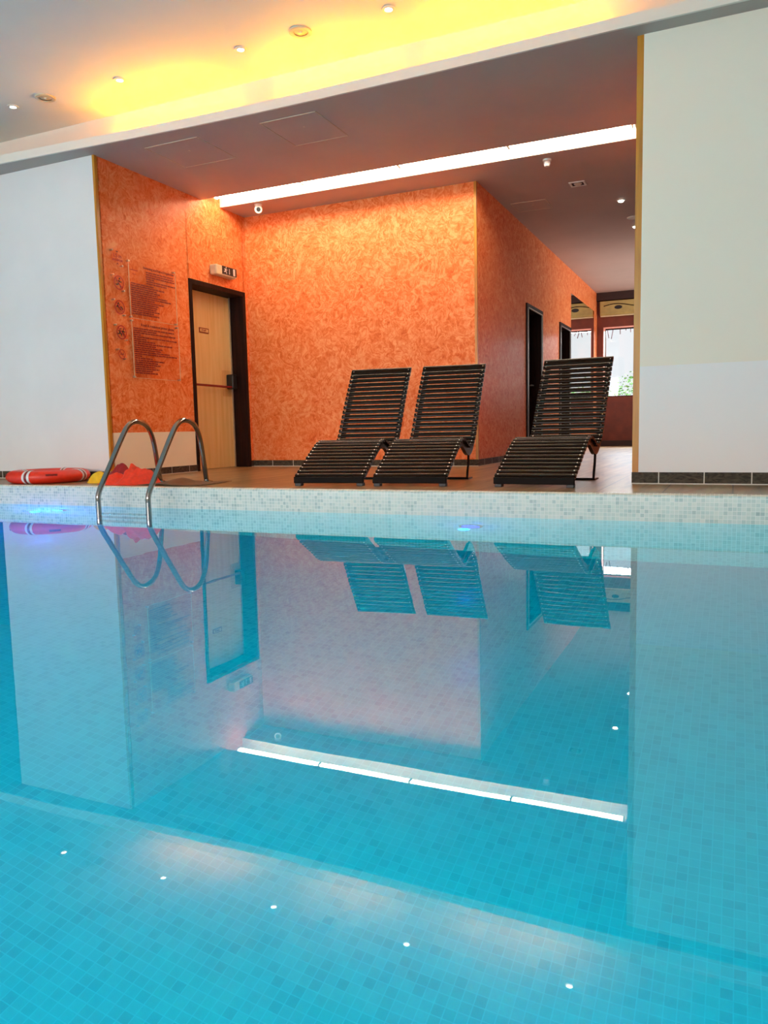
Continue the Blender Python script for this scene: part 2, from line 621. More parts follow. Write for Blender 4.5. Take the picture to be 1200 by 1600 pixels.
vs = [mb.bm.verts.new(p) for p in ((PX0, PY0, 0), (PX1, PY0, 0), (PX1, Y0, 0), (PX0, Y0, 0))]
mb.bm.faces.new(vs)
wat = mb.build('pool_water', M['water'])
tag(wat, 'still turquoise water filling the mosaic pool and mirroring the recess', 'water', kind='stuff')

# decks / floor
HX0, HX1, HY0 = -14.5, 6.0, -5.0
slab('floor', M['floor'], HX0, HX1, Y0 + 0.05, YF + 0.4, DK - 0.2, DK)
slab('floor', M['floor'], HX0, HX1, HY0, PY0 - 0.3, DK - 0.2, DK)
slab('floor', M['floor'], HX0, PX0 - 0.3, PY0 - 0.3, Y0 + 0.3, DK - 0.2, DK - 0.001)
slab('floor', M['floor'], PX1 + 0.3, HX1, PY0 - 0.3, Y0 + 0.3, DK - 0.2, DK - 0.001)

# ------------------------------------------------------------------ hall shell
XE = -7.15            # end of the left white wall
slab('wall_left', M['wall_white'], XE, XL - 0.302, YW, YW + 0.30, DK, HC)
slab('wall_left', M['wall_white'], XL - 0.302, XL - 0.02, YW, YW + 0.05, DK, HC)
slab('wall_right', M['wall_right'], XR, HX1, YW, YW + 0.35, DK, HC)
slab('wall_side_left', M['wall_white'], HX0 - 0.3, HX0, HY0, 12.0, DK - 0.2, HM + 0.2)
slab('wall_side_right', M['wall_white'], HX1, HX1 + 0.3, HY0, YW + 0.35, DK - 0.2, HM + 0.2)
# dim recess beyond the left white wall
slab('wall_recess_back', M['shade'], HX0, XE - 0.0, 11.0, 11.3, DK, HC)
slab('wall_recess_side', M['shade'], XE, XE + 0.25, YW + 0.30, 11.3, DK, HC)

# rear wall with the big windows
WX0, WX1, WZ0, WZ1 = -10.4, 0.4, 0.95, 2.85
slab('wall_rear', M['wall_white'], HX0, HX1, HY0 - 0.3, HY0, DK - 0.2, WZ0)
slab('wall_rear', M['wall_white'], HX0, HX1, HY0 - 0.3, HY0, WZ1, HM + 0.2)
slab('wall_rear', M['wall_white'], HX0, WX0, HY0 - 0.3, HY0, WZ0, WZ1)
slab('wall_rear', M['wall_white'], WX1, HX1, HY0 - 0.3, HY0, WZ0, WZ1)
for k in range(4):
    wx0 = WX0 + k * 2.7
    mb = MB()
    mb.box(wx0, wx0 + 0.07, HY0 - 0.12, HY0 - 0.05, WZ0, WZ1)
    mb.box(wx0 + 2.63, wx0 + 2.7, HY0 - 0.12, HY0 - 0.05, WZ0, WZ1)
    mb.box(wx0, wx0 + 2.7, HY0 - 0.12, HY0 - 0.05, WZ0, WZ0 + 0.07)
    mb.box(wx0, wx0 + 2.7, HY0 - 0.12, HY0 - 0.05, WZ1 - 0.07, WZ1)
    mb.box(wx0 + 1.32, wx0 + 1.38, HY0 - 0.12, HY0 - 0.05, WZ0, WZ1)
    struct(mb.build('window_%d' % (k + 2), M['white_plastic']))

# hall ceiling and cove
YFA = 6.085
LIP = [(HX0, 5.55), (-9.0, 5.58), (-6.54, 5.604), (-5.75, 5.641), (-5.02, 5.683), (-4.3, 5.712), (-3.69, 5.726), (-3.08, 5.727), (-2.5, 5.72), (-2.0, 5.711), (-1.5, 5.699), (-0.64, 5.678), (0.0, 5.673), (2.0, 5.66), (HX1, 5.65)]
slab('ceiling', M['ceil_main'], HX0, HX1, HY0, YFA + 0.1, HM, HM + 0.2)
slab('cove_wall', M['soffit_lip'], HX0, HX1, YFA, YFA + 0.1, HC + 0.03, HM)
# cove floor: the soffit shelf in front of the walls, with a bowed front edge
mb = MB()
mb.prism([(x, y) for x, y in LIP] + [(HX1, YFA + 0.1), (HX0, YFA + 0.1)], 2, HC, HC + 0.03)
struct(mb.build('cove_soffit', M['ceil_bounce_tint']))
mb = MB()
mb.prism([(x, y - 0.004) for x, y in LIP] + [(x, y + 0.016) for x, y in LIP[::-1]], 2, HC - 0.001, HC + 0.075)
struct(mb.build('cove_lip', M['soffit_lip']))

# recess ceiling, front part, light slot, rear part
S0, S1 = 7.465, 7.825
slab('ceiling', M['ceil_bounce_tint'], XE, HX1, YFA + 0.1, S0, HC, HC + 0.03)
slab('ceiling', M['ceil_bounce_tint'], HX0, XE, YFA + 0.1, 11.3, HC, HC + 0.03)
slab('ceiling', M['ceil_bounce_tint'], XL - 0.1, 3.0, S1, YB, HC, HC + 0.03)
slab('ceiling', M['ceil_bounce_tint'], XB - 0.1, 3.0, YB, YF + 0.3, HC + 0.006, HC + 0.036)
slab('slot_face', M['ceil_white'], XL, -0.87, S1 - 0.012, S1, HC - 0.001, HC + 0.34)
slab('slot_top', M['ceil_white'], XL - 0.3, -0.6, S0 - 0.02, S1 + 0.02, HC + 0.32, HC + 0.34)
slab('slot_front', M['ceil_white'], XL, -0.87, S0 - 0.02, S0, HC + 0.03, HC + 0.34)
slab('slot_end', M['ceil_white'], -0.87, -0.55, S0, S1 + 0.02, HC + 0.0, HC + 0.34)

# ------------------------------------------------------------------ recess walls
T = 0.30
DY0, DY1, DZ = 7.16, 8.245, 2.325      # outside of the door frame
slab('wall_recess_left', M['stucco'], XL - T, XL, YW + 0.05, DY0 + 0.01, 0.62, HC)
slab('wall_recess_left', M['stucco'], XL - T, XL, DY0, DY1, DZ - 0.01, HC)
slab('wall_recess_left', M['stucco'], XL - T, XL, 7.40, YB + 0.3, HC, HC + 0.34)
slab('wall_recess_left', M['stucco'], XL - T, XL, DY1 - 0.01, YB + 0.3, DK, HC)
slab('wall_recess_left_low', M['cream'], XL - T, XL + 0.0015, YW + 0.05, DY0 + 0.01, DK, 0.628)
slab('wall_back', M['stucco'], XL, XB - T, YB, YB + T, DK, HC + 0.03)
# passage side of the block, with two door openings
D1 = (10.5, 11.46)
D2 = (12.68, 13.60)
DH = 2.262
for a, b in ((YB + T, D1[0]), (D1[1], D2[0]), (D2[1], YF)):
    slab('wall_passage_left', M['stucco'], XB - T, XB, a, b, DK, HC + 0.03)
slab('wall_passage_left', M['stucco'], XB - T, XB, YB, YB + T, DK, HC + 0.03)
for a, b in (D1, D2):
    slab('wall_passage_left', M['stucco'], XB - T, XB, a, b, DH, HC + 0.03)
for q in ((YW + 0.35, 12.6, DK, HC + 0.03), (15.8, YF, DK, HC + 0.03), (12.6, 15.8, DK, 1.1), (12.6, 15.8, 2.6, HC + 0.03)):
    slab('wall_passage_right', M['far_wall'], -0.30, 0.0, *q)
mb = MB()
for q in ((12.6, 12.66, 1.1, 2.6), (15.74, 15.8, 1.1, 2.6), (12.66, 15.74, 1.1, 1.16), (12.66, 15.74, 2.54, 2.6), (14.17, 14.23, 1.16, 2.54)):
    mb.box(-0.18, -0.12, *q)
struct(mb.build('window_6', M['frame']))  # unseen window added to let light into the passage
# far wall with a window
FX0, FX1, FZ0, FZ1 = -2.475, -0.95, 1.175, 2.57
slab('wall_far', M['far_wall'], XB - 0.3, 0.0, YF, YF + T, DK, FZ0)
slab('wall_far', M['far_wall'], XB - 0.3, 0.0, YF, YF + T, FZ1, HC + 0.03)
slab('wall_far', M['far_wall'], XB - 0.3, FX0, YF, YF + T, FZ0, FZ1)
slab('wall_far', M['far_wall'], FX1, 0.0, YF, YF + T, FZ0, FZ1)
mb = MB()
mb.box(FX0, FX0 + 0.006, YF - 0.001, YF + T, FZ0, FZ1)
mb.box(FX1 - 0.006, FX1, YF - 0.001, YF + T, FZ0, FZ1)
mb.box(FX0, FX1, YF - 0.001, YF + T, FZ1 - 0.006, FZ1)
struct(mb.build('trim_1', M['pink']))
mb = MB()
y0 = YF + T - 0.07
for b in ((FX0, FX0 + 0.025, FZ0, FZ1), (FX1 - 0.025, FX1, FZ0, FZ1), (FX0, FX1, FZ0, FZ0 + 0.03), (FX0, FX1, FZ1 - 0.03, FZ1)):
    mb.box(b[0] + 0.007, b[1] - 0.007, y0, y0 + 0.05, b[2], b[3] - 0.007)
win = struct(mb.build('window_1', M['frame']))
MB().box(FX0 + 0.02, FX1 - 0.02, y0 + 0.02, y0 + 0.026, FZ0 + 0.02, FZ1 - 0.02).build('window_pane', M['glass'], win)
slab('beam_far', M['far_beam'], XB, -0.30, YF - 0.10, YF, 3.09, HC + 0.006)
slab('baseboard_far', M['far_beam'], XB, -0.30, YF - 0.015, YF, DK, 0.285)

# gilded panel below the beam (ventilation cover)
gp = thing('ceiling_panel', 'long gilded panel with wavy relief and round hole below the dark beam', 'wall panel', (-1.75, YF - 0.01, 2.77))
MB().prism([(0.0, 0.0), (-0.03, 0.0), (-0.10, 0.05), (-0.12, 0.30), (0.0, 0.30)], 0, -0.78, 1.3).build('panel_board', M['gold_panel'], gp, bevel=0.012)
pts = [(-0.70 + 1.9 * k / 40, -0.118 + 0.0, 0.20 + 0.035 * math.sin(k * 0.32)) for k in range(41)]
MB().tube(pts, 0.008, 6).build('relief_line', M['frame'], gp, smooth=True)
Mx = Matrix.Rotation(PI / 2, 4, 'X')
MB().lathe([(0.0, 0.0), (0.075, 0.0), (0.075, 0.014), (0.0, 0.014)], (-0.42, -0.100, 0.165), 20, Matrix.Diagonal((1, 1, 0.5, 1)) @ Mx).build('round_outlet', M['black'], gp)
MB().tube([(-0.77, -0.06, 0.012), (1.29, -0.06, 0.012)], 0.012, 6).build('bottom_moulding', M['ivory'], gp)

# mirror on the passage wall
mr = tag(MB().box(XB, XB + 0.006, 13.64, 16.0, 0.55, 2.85).build('wall_mirror', M['mirror']), 'tall frameless mirror on the passage wall reflecting the far window', 'mirror')

# passage doors
def passage_door(y0, y1, label, nm):
    t = struct(MB().box(XB - 0.20, XB - 0.16, y0 + 0.04, y1 - 0.04, DK, DH - 0.04).build(nm, M['black']), label)
    f = MB()
    for a, b, z0, z1 in ((y0 + 0.001, y0 + 0.05, DK, DH), (y1 - 0.05, y1 - 0.001, DK, DH), (y0 + 0.05, y1 - 0.05, DH - 0.05, DH)):
        f.box(XB - 0.24, XB + 0.018, a, b, z0, z1 - 0.001)
    f.build('door_frame', M['frame'], t)
    g = MB()
    for a, b, z0, z1 in ((y0 + 0.05, y0 + 0.066, DK, DH - 0.05), (y1 - 0.056, y1 - 0.046, DK, DH - 0.05), (y0 + 0.05, y1 - 0.05, DH - 0.066, DH - 0.05)):
        g.box(XB + 0.004, XB + 0.024, a, b, z0, z1)
    g.build('frame_edge_strip', M['silver'], t)
    MB().tube([(XB - 0.158, y1 - 0.12, 1.2), (XB - 0.10, y1 - 0.12, 1.2), (XB - 0.10, y1 - 0.24, 1.2)], 0.01, 8).build('door_handle', M['silver'], t)


passage_door(*D1, 'nearer black doorway in the orange passage wall', 'door_2')
passage_door(*D2, 'farther black doorway in the orange passage wall beside the mirror', 'door_3')

# baseboards
slab('baseboard_right', M['skirt_x'], XR - 0.045, HX1, YW - 0.012, YW, DK, 0.258)
slab('baseboard_left', M['skirt_x'], XE, XL, YW - 0.012, YW, DK, 0.250)
slab('baseboard_back', M['skirt_x'], XL + 0.012, XB, YB - 0.012, YB, DK, 0.250)
slab('baseboard_recess', M['skirt_y'], XL, XL + 0.012, YW, DY0, DK, 0.250)
slab('baseboard_recess', M['skirt_y'], XL, XL + 0.012, DY1, YB, DK, 0.250)
slab('baseboard_passage', M['skirt_y'], XB, XB + 0.012, YB - 0.012, D1[0], DK, 0.250)
slab('baseboard_passage', M['skirt_y'], XB, XB + 0.012, D1[1], D2[0], DK, 0.250)

# corner profiles
slab('trim_2', M['gold_trim'], XL - 0.02, XL + 0.006, YW - 0.004, YW + 0.03, 0.25, HC)
slab('trim_3', M['gold_trim'], XR - 0.045, XR, YW + 0.004, YW + 0.05, 0.258, HC)
slab('trim_4', M['gold_trim'], XB - 0.025, XB + 0.004, YB - 0.004, YB + 0.02, 0.25, HC)
slab('wall_recess_right', M['stucco'], XR, -0.30, YW + 0.35, YB, DK, HC)

# ------------------------------------------------------------------ emergency exit door (door_1)
XD = -5.777
d1 = struct(MB().box(XD - 0.045, XD, DY0 + 0.055, DY1 - 0.055, DK + 0.004, DZ - 0.06).build('door_1', M['leaf']), 'pale oak fire door with red push bar in dark frame')
f = MB()
for a, b, z0, z1 in ((DY0, DY0 + 0.05, DK, DZ), (DY1 - 0.05, DY1, DK, DZ), (DY0 + 0.05, DY1 - 0.05, DZ - 0.055, DZ)):
    f.box(XL - T, XL + 0.014, a, b, z0, z1)
f.build('door_frame', M['frame'], d1, bevel=0.003)
MB().box(XD + 0.0, XD + 0.02, DY1 - 0.062, DY1 - 0.05, DK, DZ - 0.055).build('door_stop', M['silver'], d1)
pb = MB().tube([(XD + 0.075, DY0 + 0.10, 1.172), (XD + 0.075, 8.10, 1.166)], 0.014, 12).build('push_bar', M['red_metal'], d1, smooth=True)
MB().box(XD, XD + 0.09, DY0 + 0.075, DY0 + 0.115, 1.09, 1.25).build('bar_hinge_box', M['black'], d1, bevel=0.008)
MB().box(XD, XD + 0.10, 8.075, 8.165, 1.145, 1.325).build('bar_latch_box', M['black'], d1, bevel=0.012)
MB().box(XD + 0.001, XD + 0.005, 7.985, 8.18, 1.055, 1.375).build('protection_plate', M['acrylic'], d1)
pq = MB().box(XD, XD + 0.006, 7.575, 7.755, 1.79, 1.848).build('door_plaque', M['sign_red'], d1)
MB().box(XD + 0.005, XD + 0.0075, 7.587, 7.743, 1.80, 1.838).build('plaque_face', M['leaf'], pq)
AX = Matrix(((0, 0, 1, 0), (1, 0, 0, 0), (0, 1, 0, 0), (0, 0, 0, 1)))    # text x->+Y, y->+Z, faces +X


def on_wall(x, y, z):
    return Matrix.Translation((x, y, z)) @ AX


text_mesh('plaque_text', 'STAFF', 0.034, M['sign_red'], pq, on_wall(XD + 0.008, 7.612, 1.807), bold=0.0008)

# emergency exit sign
ES = 'emergency_exit_sign'
t = thing(ES, 'ivory box with black running man exit sign above the fire door', 'exit sign', (XL, 7.555, 2.43))
MB().box(0.001, 0.10, 0.0, 0.40, 0.0, 0.115).build('housing', M['ivory'], t, bevel=0.018, seg=3)
MB().box(0.098, 0.104, 0.11, 0.395, 0.018, 0.112).build('sign_face', M['black'], t, bevel=0.002)


def man(mb, cy, cz, s, x0, x1, slide=False):
    """small running figure; drawn in the y-z plane"""
    def limb(a, b, wd):
        a, b = Vector(a) * s, Vector(b) * s
        d = (b - a).normalized()
        n = Vector((-d.y, d.x)) * wd * s / 2
        mb.prism([(cy + p.x, cz + p.y) for p in (a + n, b + n, b - n, a - n)], 0, x0, x1)
    if slide:
        ls = [((-.30, .18), (0.0, -.02), .17), ((0, -.02), (.18, .06), .13), ((.18, .06), (.36, -.16), .12), ((.0, -.02), (.10, -.22), .12), ((-.18, .16), (-.38, .0), .1), ((-.2, .14), (0.02, .22), .09)]
        hc = (-.14, .32)
    else:
        ls = [((.04, .22), (-.06, -.06), .18), ((-.06, -.06), (-.20, -.20), .13), ((-.20, -.20), (-.40, -.16), .10), ((-.06, -.06), (.14, -.16), .13), ((.14, -.16), (.20, -.42), .10),
              ((.04, .20), (-.20, .10), .09), ((-.20, .10), (-.28, .22), .08), ((.04, .20), (.22, .06), .09), ((.22, .06), (.36, .12), .08)]
        hc = (.12, .38)
    for a, b, wd in ls:
        limb(a, b, wd)
    mb.prism([(cy + (hc[0] + .09 * math.cos(k * PI / 5)) * s, cz + (hc[1] + .09 * math.sin(k * PI / 5)) * s) for k in range(10)], 0, x0, x1)


mb = MB()
man(mb, 0.175, 0.065, 0.085, 0.1035, 0.1055)
mb.build('running_figure', M['white_band'], t)
mb = MB()
mb.box(0.1035, 0.1055, 0.243, 0.253, 0.038, 0.092)
mb.prism([(0.236, 0.045), (0.260, 0.045), (0.248, 0.026)], 0, 0.1035, 0.1055)
mb.build('arrow', M['white_band'], t)
MB().box(0.1035, 0.1055, 0.322, 0.362, 0.026, 0.104).build('door_symbol', M['white_band'], t)

# red alarm call point
t = thing('fire_call_point', 'small dark red wall switch box between fire door and corner', 'alarm switch', (XL, 8.335, 1.66))
MB().box(0.001, 0.045, 0.0, 0.10, 0.0, 0.10).build('box', M['red_plastic'], t, bevel=0.006)
for k, z in enumerate((0.032, 0.062)):
    MB().box(0.044, 0.047, 0.042, 0.066, z, z + 0.014).build('button', M['white_band'], t)

# ------------------------------------------------------------------ acrylic signs
def pins(parent, pts):
    for y, z in pts:
        MB().lathe([(0.0, 0.0), (0.009, 0.0), (0.009, 0.030), (0.0, 0.033)], (0.0, y, z), 10, Matrix.Rotation(PI / 2, 4, 'Y')).build('standoff_pin', M['silver'], parent, smooth=True)


def ring(mb, cy, cz, r, wd, x0, x1, n=36):
    for k in range(n):
        a, b = 2 * PI * k / n, 2 * PI * (k + 1) / n
        mb.prism([(cy + r * math.cos(a), cz + r * math.sin(a)), (cy + r * math.cos(b), cz + r * math.sin(b)),
                  (cy + (r - wd) * math.cos(b), cz + (r - wd) * math.sin(b)), (cy + (r - wd) * math.cos(a), cz + (r - wd) * math.sin(a))], 0, x0, x1)
    d = (r - wd * 0.5) * 0.7071
    h = wd * 0.36
    mb.prism([(cy - d - h, cz + d - h), (cy - d + h, cz + d + h), (cy + d + h, cz - d + h), (cy + d - h, cz - d - h)], 0, x0, x1)


def icon_sign(cy, cz, s, what, label, grp='square acrylic pictogram signs by the left corner'):
    t = thing('pictogram_sign', label, 'sign', (XL, cy, cz), 0, grp)
    MB().box(0.022, 0.026, -s / 2, s / 2, -s / 2, s / 2).build('acrylic_plate', M['acrylic'], t)
    pins(t, [(-s / 2 + 0.006, s / 2 - 0.006), (s / 2 - 0.006, -s / 2 + 0.006)])
    X0, X1 = 0.0262, 0.0272
    if what == 'depth':
        MB().prism([(-0.016, s * 0.46), (0.016, s * 0.46), (0.0, s * 0.34)], 0, X0, X1).build('arrow', M['sign_red'], t)
        MB().prism([(-0.016, -s * 0.42), (0.016, -s * 0.42), (0.0, -s * 0.30)], 0, X0, X1).build('arrow', M['sign_red'], t)
        text_mesh('depth_text', '1.5 m', 0.052, M['sign_ring'], t, on_wall(X0, -0.060, 0.004), bold=0.0012)
        text_mesh('depth_word', 'MAXIMUM', 0.030, M['sign_ring'], t, on_wall(X0, -0.068, -0.030), bold=0.001)
        return t
    mb = MB()
    ring(mb, 0, 0, s * 0.46, s * 0.075, X0, X1)
    mb.build('prohibition_ring', M['sign_ring'], t)
    mb = MB()
    if what == 'run':
        man(mb, 0.0, 0.0, s * 0.72, X0 - 0.0008, X1 - 0.0004)
    elif what == 'dive':
        man(mb, 0.0, 0.0, s * 0.78, X0 - 0.0008, X1 - 0.0004, True)
    elif what == 'push':
        man(mb, -s * 0.13, 0.0, s * 0.60, X0 - 0.0008, X1 - 0.0004)
        man(mb, s * 0.13, 0.0, s * 0.60, X0 - 0.0008, X1 - 0.0004)
    else:
        mb.box(X0 - 0.0008, X1 - 0.0004, -s * .22, s * .16, -s * .04, s * .03)
        mb.box(X0 - 0.0008, X1 - 0.0004, s * .17, s * .24, -s * .04, s * .03)
        mb.box(X0 - 0.0008, X1 - 0.0004, s * .18, s * .23, s * .05, s * .16)
    mb.build('pictogram', M['sign_ink'], t)
    return t


icon_sign(6.045, 2.330, 0.145, 'depth', 'red lettered depth sign with arrows, topmost in the column of small acrylic signs')
icon_sign(6.048, 2.094, 0.150, 'run', 'no running pictogram in a red ring, second from the top')
icon_sign(6.042, 1.856, 0.150, 'dive', 'no diving pictogram in a red ring, third from the top')
icon_sign(6.049, 1.615, 0.150, 'push', 'no pushing pictogram with two figures in a red ring, fourth from the top')
icon_sign(6.037, 1.402, 0.100, 'smoke', 'smallest crossed out pictogram, lowest in the column')


def rules_sign(y0, y1, z0, z1, title, tsz, ty, rows, label, extra=None):
    t = thing('rules_sign', label, 'sign', (XL, y0, z0), 0, 'clear acrylic rules boards left of the fire door')
    W, H = y1 - y0, z1 - z0
    MB().box(0.026, 0.031, 0, W, 0, H).build('acrylic_plate', M['acrylic'], t)
    pins(t, [(0.015, H - 0.012), (W - 0.015, 0.012), (0.015, 0.012), (W - 0.015, H - 0.012)])
    mb = MB()
    for a, b, c_, d_ in ((0, 0.003, 0, H), (W - 0.003, W, 0, H), (0, W, 0, 0.003)):
        mb.box(0.0255, 0.0312, a, b, c_, d_)
    mb.build('plate_edge', M['sign_ring'] if False else M['ivory'], t)
    text_mesh('heading', title, tsz, M['sign_red'], t, on_wall(0.0313, ty, H - 0.055), bold=0.0012)
    mb = MB()
    rnd = random.Random(len(rows))
    for (a, b, z) in rows:
        y = a
        while y < b:
            wl = rnd.uniform(0.022, 0.075)
            e = min(b, y + wl)
            mb.box(0.0312, 0.0320, y, e, H - z - 0.0068, H - z + 0.0068)
            y = e + 0.006
    mb.build('text_lines', M['sign_red'], t)
    if extra:
        extra(t, W, H)
    return t


W1 = 6.905 - 6.184
rowsA = [(0.25, 0.25 + b, 0.085 + 0.0225 * k) for k, b in enumerate((.42, .43, .44, .12, .45, .31))]
rowsA += [(0.02, b, 0.225 + 0.0213 * k) for k, b in enumerate((.36, .52, .40, .45, .41, .56, .62, .36, .50, .42, .40, .38, .43, .34, .42))]


def extraA(t, W, H):
    mb = MB()
    mb.box(0.0312, 0.032, 0.02, 0.13, H - 0.098, H - 0.090)
    mb.box(0.0312, 0.032, 0.05, 0.10, H - 0.135, H - 0.130)
    mb.build('small_mark', M['sign_ring'], t)


rules_sign(6.190, 6.905, 1.775, 2.345, 'Swimming pool Rules & Regulations', 0.0325, 0.215, rowsA, 'upper clear rules board with dark red text lines and English heading', extraA)
rowsB = [(0.02, b, 0.085 + 0.0212 * k) for k, b in enumerate((.64, .36, .66, .12, .68, .20, .33, .60, .34, .44, .42, .55, .67, .12, .28, .46, .36, .40, .32, .38, .27, .35))]
rules_sign(6.195, 6.915, 1.178, 1.762, 'Reguli & regulament privind piscina', 0.036, 0.13, rowsB, 'lower clear rules board with dark red text lines and bold heading, under the upper board')

# ------------------------------------------------------------------ lights in the hall ceiling
def downlight(x, y, z, label, first=[None]):
    if first[0]:
        return dup(first[0], (x, y, z), label)
    t = thing('downlight', label, 'ceiling light', (x, y, z), 0, 'recessed downlights of the hall ceiling')
    MB().lathe([(0.030, -0.012), (0.034, 0.0), (0.050, -0.003), (0.048, -0.009), (0.030, -0.012), (0.026, -0.002)], (0, 0, 0), 24).build('trim_ring', M['white_plastic'], t, smooth=True)
    MB().lathe([(0.0, -0.010), (0.018, -0.009), (0.026, -0.004), (0.026, -0.0015), (0.0, -0.0015)], (0, 0, 0), 20).build('bulb', M['lamp_glow'], t, smooth=True)
    first[0] = t
    return t


for x, y, lab in ((-6.20, 5.500, 'leftmost recessed downlight in the hall ceiling, near the picture edge'),
                  (-4.935, 5.526, 'second recessed hall downlight from the left, right of the first round speaker'),
                  (-3.693, 5.547, 'third hall downlight from the left, just left of the second round speaker'),
                  (-2.387, 5.534, 'rightmost visible hall downlight, close to the yellow glow'),
                  (-1.048, 5.560, 'hall downlight seen only mirrored in the water at lower right')):
    downlight(x, y, HM, lab)


def speaker(x, y, z, label, r=0.088, first=[None]):
    if first[0]:
        return dup(first[0], (x, y, z), label)
    t = thing('ceiling_speaker', label, 'speaker', (x, y, z), 0, 'round flush speakers in the hall ceiling')
    MB().lathe([(r * 0.62, -0.010), (r * 0.8, -0.016), (r, -0.010), (r, 0.0), (r * 0.55, 0.0)], (0, 0, 0), 32).build('rim', M['beige_disc'], t, smooth=True)
    MB().lathe([(0.0, -0.007), (r * 0.5, -0.008), (r * 0.63, -0.004), (r * 0.63, -0.001), (0, -0.001)], (0, 0, 0), 28).build('grille', M['beige_disc'], t, smooth=True)
    MB().lathe([(0.0, -0.014), (r * 0.14, -0.012), (r * 0.16, -0.006), (0, -0.006)], (0, 0, 0), 14).build('centre_cap', M['white_plastic'], t, smooth=True)
    first[0] = t
    return t


speaker(-5.785, 5.497, HM, 'round beige ceiling speaker at the left, beside the leftmost downlight')
speaker(-3.128, 5.530, HM, 'round beige ceiling speaker nearest the middle of the yellow glow')

# yellow tubes hidden in the cove
first = None
for k, (a, b) in enumerate(((-5.45, -4.15), (-3.62, -2.62), (-2.20, -0.95))):
    lab = ('leftmost', 'middle', 'rightmost')[k] + ' yellow cove tube hidden behind the cream ceiling lip'
    t = thing('cove_tube_light', lab, 'tube light', ((a + b) / 2, 6.02, HC + 0.031), 0, 'yellow tube lights in the ceiling cove')
    h = (b - a) / 2
    MB().box(-h, h, -0.02, 0.02, 0.0, 0.10).build('batten', M['white_plastic'], t)
    MB().box(-h, h, -0.052, -0.048, 0.0, 0.120).build('reflector', M['white_plastic'], t)  # unseen shield, added to limit the tube's spill across the hall ceiling
    MB().tube([(-h + 0.02, 0, 0.115), (h - 0.02, 0, 0.115)], 0.009, 8).build('tube', M['yellow_tube'], t, smooth=True)

# white tubes in the recess slot
tx = -5.50
for k in range(4):
    L = 1.145
    lab = ('first', 'second', 'third', 'fourth')[k] + ' glowing white tube from the left in the ceiling slot'
    t = thing('slot_tube_light', lab, 'tube light', (tx + L / 2, 7.60, HC + 0.055), 0, 'white tube lights in the ceiling slot')
    MB().box(-L / 2, L / 2, -0.02, 0.065, 0.045, 0.10).build('batten', M['white_plastic'], t)
    for ty in (0.0, 0.045):
        MB().tube([(-L / 2 + 0.008, ty, 0.0), (L / 2 - 0.008, ty, 0.0)], 0.013, 10).build('tube', M['tube'], t, smooth=True)
    for e in (-1, 1):
        MB().box(e * (L / 2 - 0.005) - 0.005, e * (L / 2 - 0.005) + 0.005, -0.016, 0.061, -0.018, 0.05).build('lamp_holder', M['white_plastic'], t)
    tx += L + 0.005

# small ceiling fittings of the recess
t = thing('smoke_sensor', 'small white round sensor under the recess ceiling behind the light slot', 'sensor', (-1.765, 8.0, HC))
MB().lathe([(0.0, 0.0), (0.042, 0.0), (0.042, -0.018), (0.032, -0.020), (0, -0.020)], (0, 0, 0), 24).build('base', M['white_plastic'], t, smooth=True)
MB().lathe([(0.032, -0.019), (0.034, -0.045), (0.026, -0.066), (0.0, -0.072)], (0, 0, 0), 24).build('dome', M['white_band'], t, smooth=True)

t = thing('security_camera', 'small white camera with black lens under the ceiling near the left corner', 'camera', (-5.12, 7.93, HC))
MB().lathe([(0.0, 0.0), (0.045, 0.0), (0.040, -0.022), (0, -0.022)], (0, 0, 0), 22).build('mount', M['white_plastic'], t, smooth=True)
dirn = Vector((5.12, -7.93, -2.2)).normalized()
Q = dirn.to_track_quat('Z', 'Y').to_matrix().to_4x4()
MB().lathe([(0.0, -0.075), (0.030, -0.070), (0.044, -0.045), (0.046, 0.0), (0.042, 0.012), (0.0, 0.012)], (0, 0, -0.055), 24, Q).build('body', M['white_plastic'], t, smooth=True)
MB().lathe([(0.0, 0.010), (0.024, 0.011), (0.025, 0.015), (0.0, 0.017)], (0, 0, -0.055), 20, Q).build('lens', M['black'], t, smooth=True)

t = thing('square_spotlight', 'square recessed spotlight with dark reflector in the passage ceiling', 'ceiling light', (-1.635, 8.95, HC + 0.006))
mb = MB()
a, b = 0.085, 0.065
for q in ((-a, a, -a, -b), (-a, a, b, a), (-a, -b, -b, b), (b, a, -b, b)):
    mb.box(q[0], q[1], q[2], q[3], -0.008, 0.0)
mb.build('frame', M['white_plastic'], t)
MB().box(-b, b, -b, b, -0.003, -0.001).build('reflector', M['frame'], t)
MB().lathe([(0.0, -0.018), (0.03, -0.016), (0.045, -0.003), (0.0, -0.003)], (0, 0, 0), 18).build('lamp', M['beige_disc'], t, smooth=True)


def spot(x, y, label, first=[None]):
    if first[0]:
        return dup(first[0], (x, y, HC + 0.006), label)
    t = thing('spotlight', label, 'ceiling light', (x, y, HC + 0.006), 0, 'glowing spots in the passage ceiling')
    MB().lathe([(0.034, -0.001), (0.036, -0.010), (0.052, -0.006), (0.052, 0.0)], (0, 0, 0), 24).build('trim_ring', M['white_plastic'], t, smooth=True)
    MB().lathe([(0.0, -0.030), (0.026, -0.022), (0.034, -0.004), (0.0, -0.002)], (0, 0, 0), 18).build('bulb', M['lamp_glow'], t, smooth=True)
    first[0] = t
    return t


spot(-1.29, 9.83, 'nearer glowing round spotlight in the passage ceiling')
spot(-1.276, 11.18, 'farther glowing round spotlight beside the golden brown wall edge')
t = thing('ceiling_speaker', 'pale round speaker between the two glowing passage spotlights', 'speaker', (-1.25, 10.70, HC + 0.006))
MB().lathe([(0.0, -0.004), (0.055, -0.004), (0.075, -0.010), (0.08, 0.0)], (0, 0, 0), 26).build('grille', M['white_plastic'], t, smooth=True)


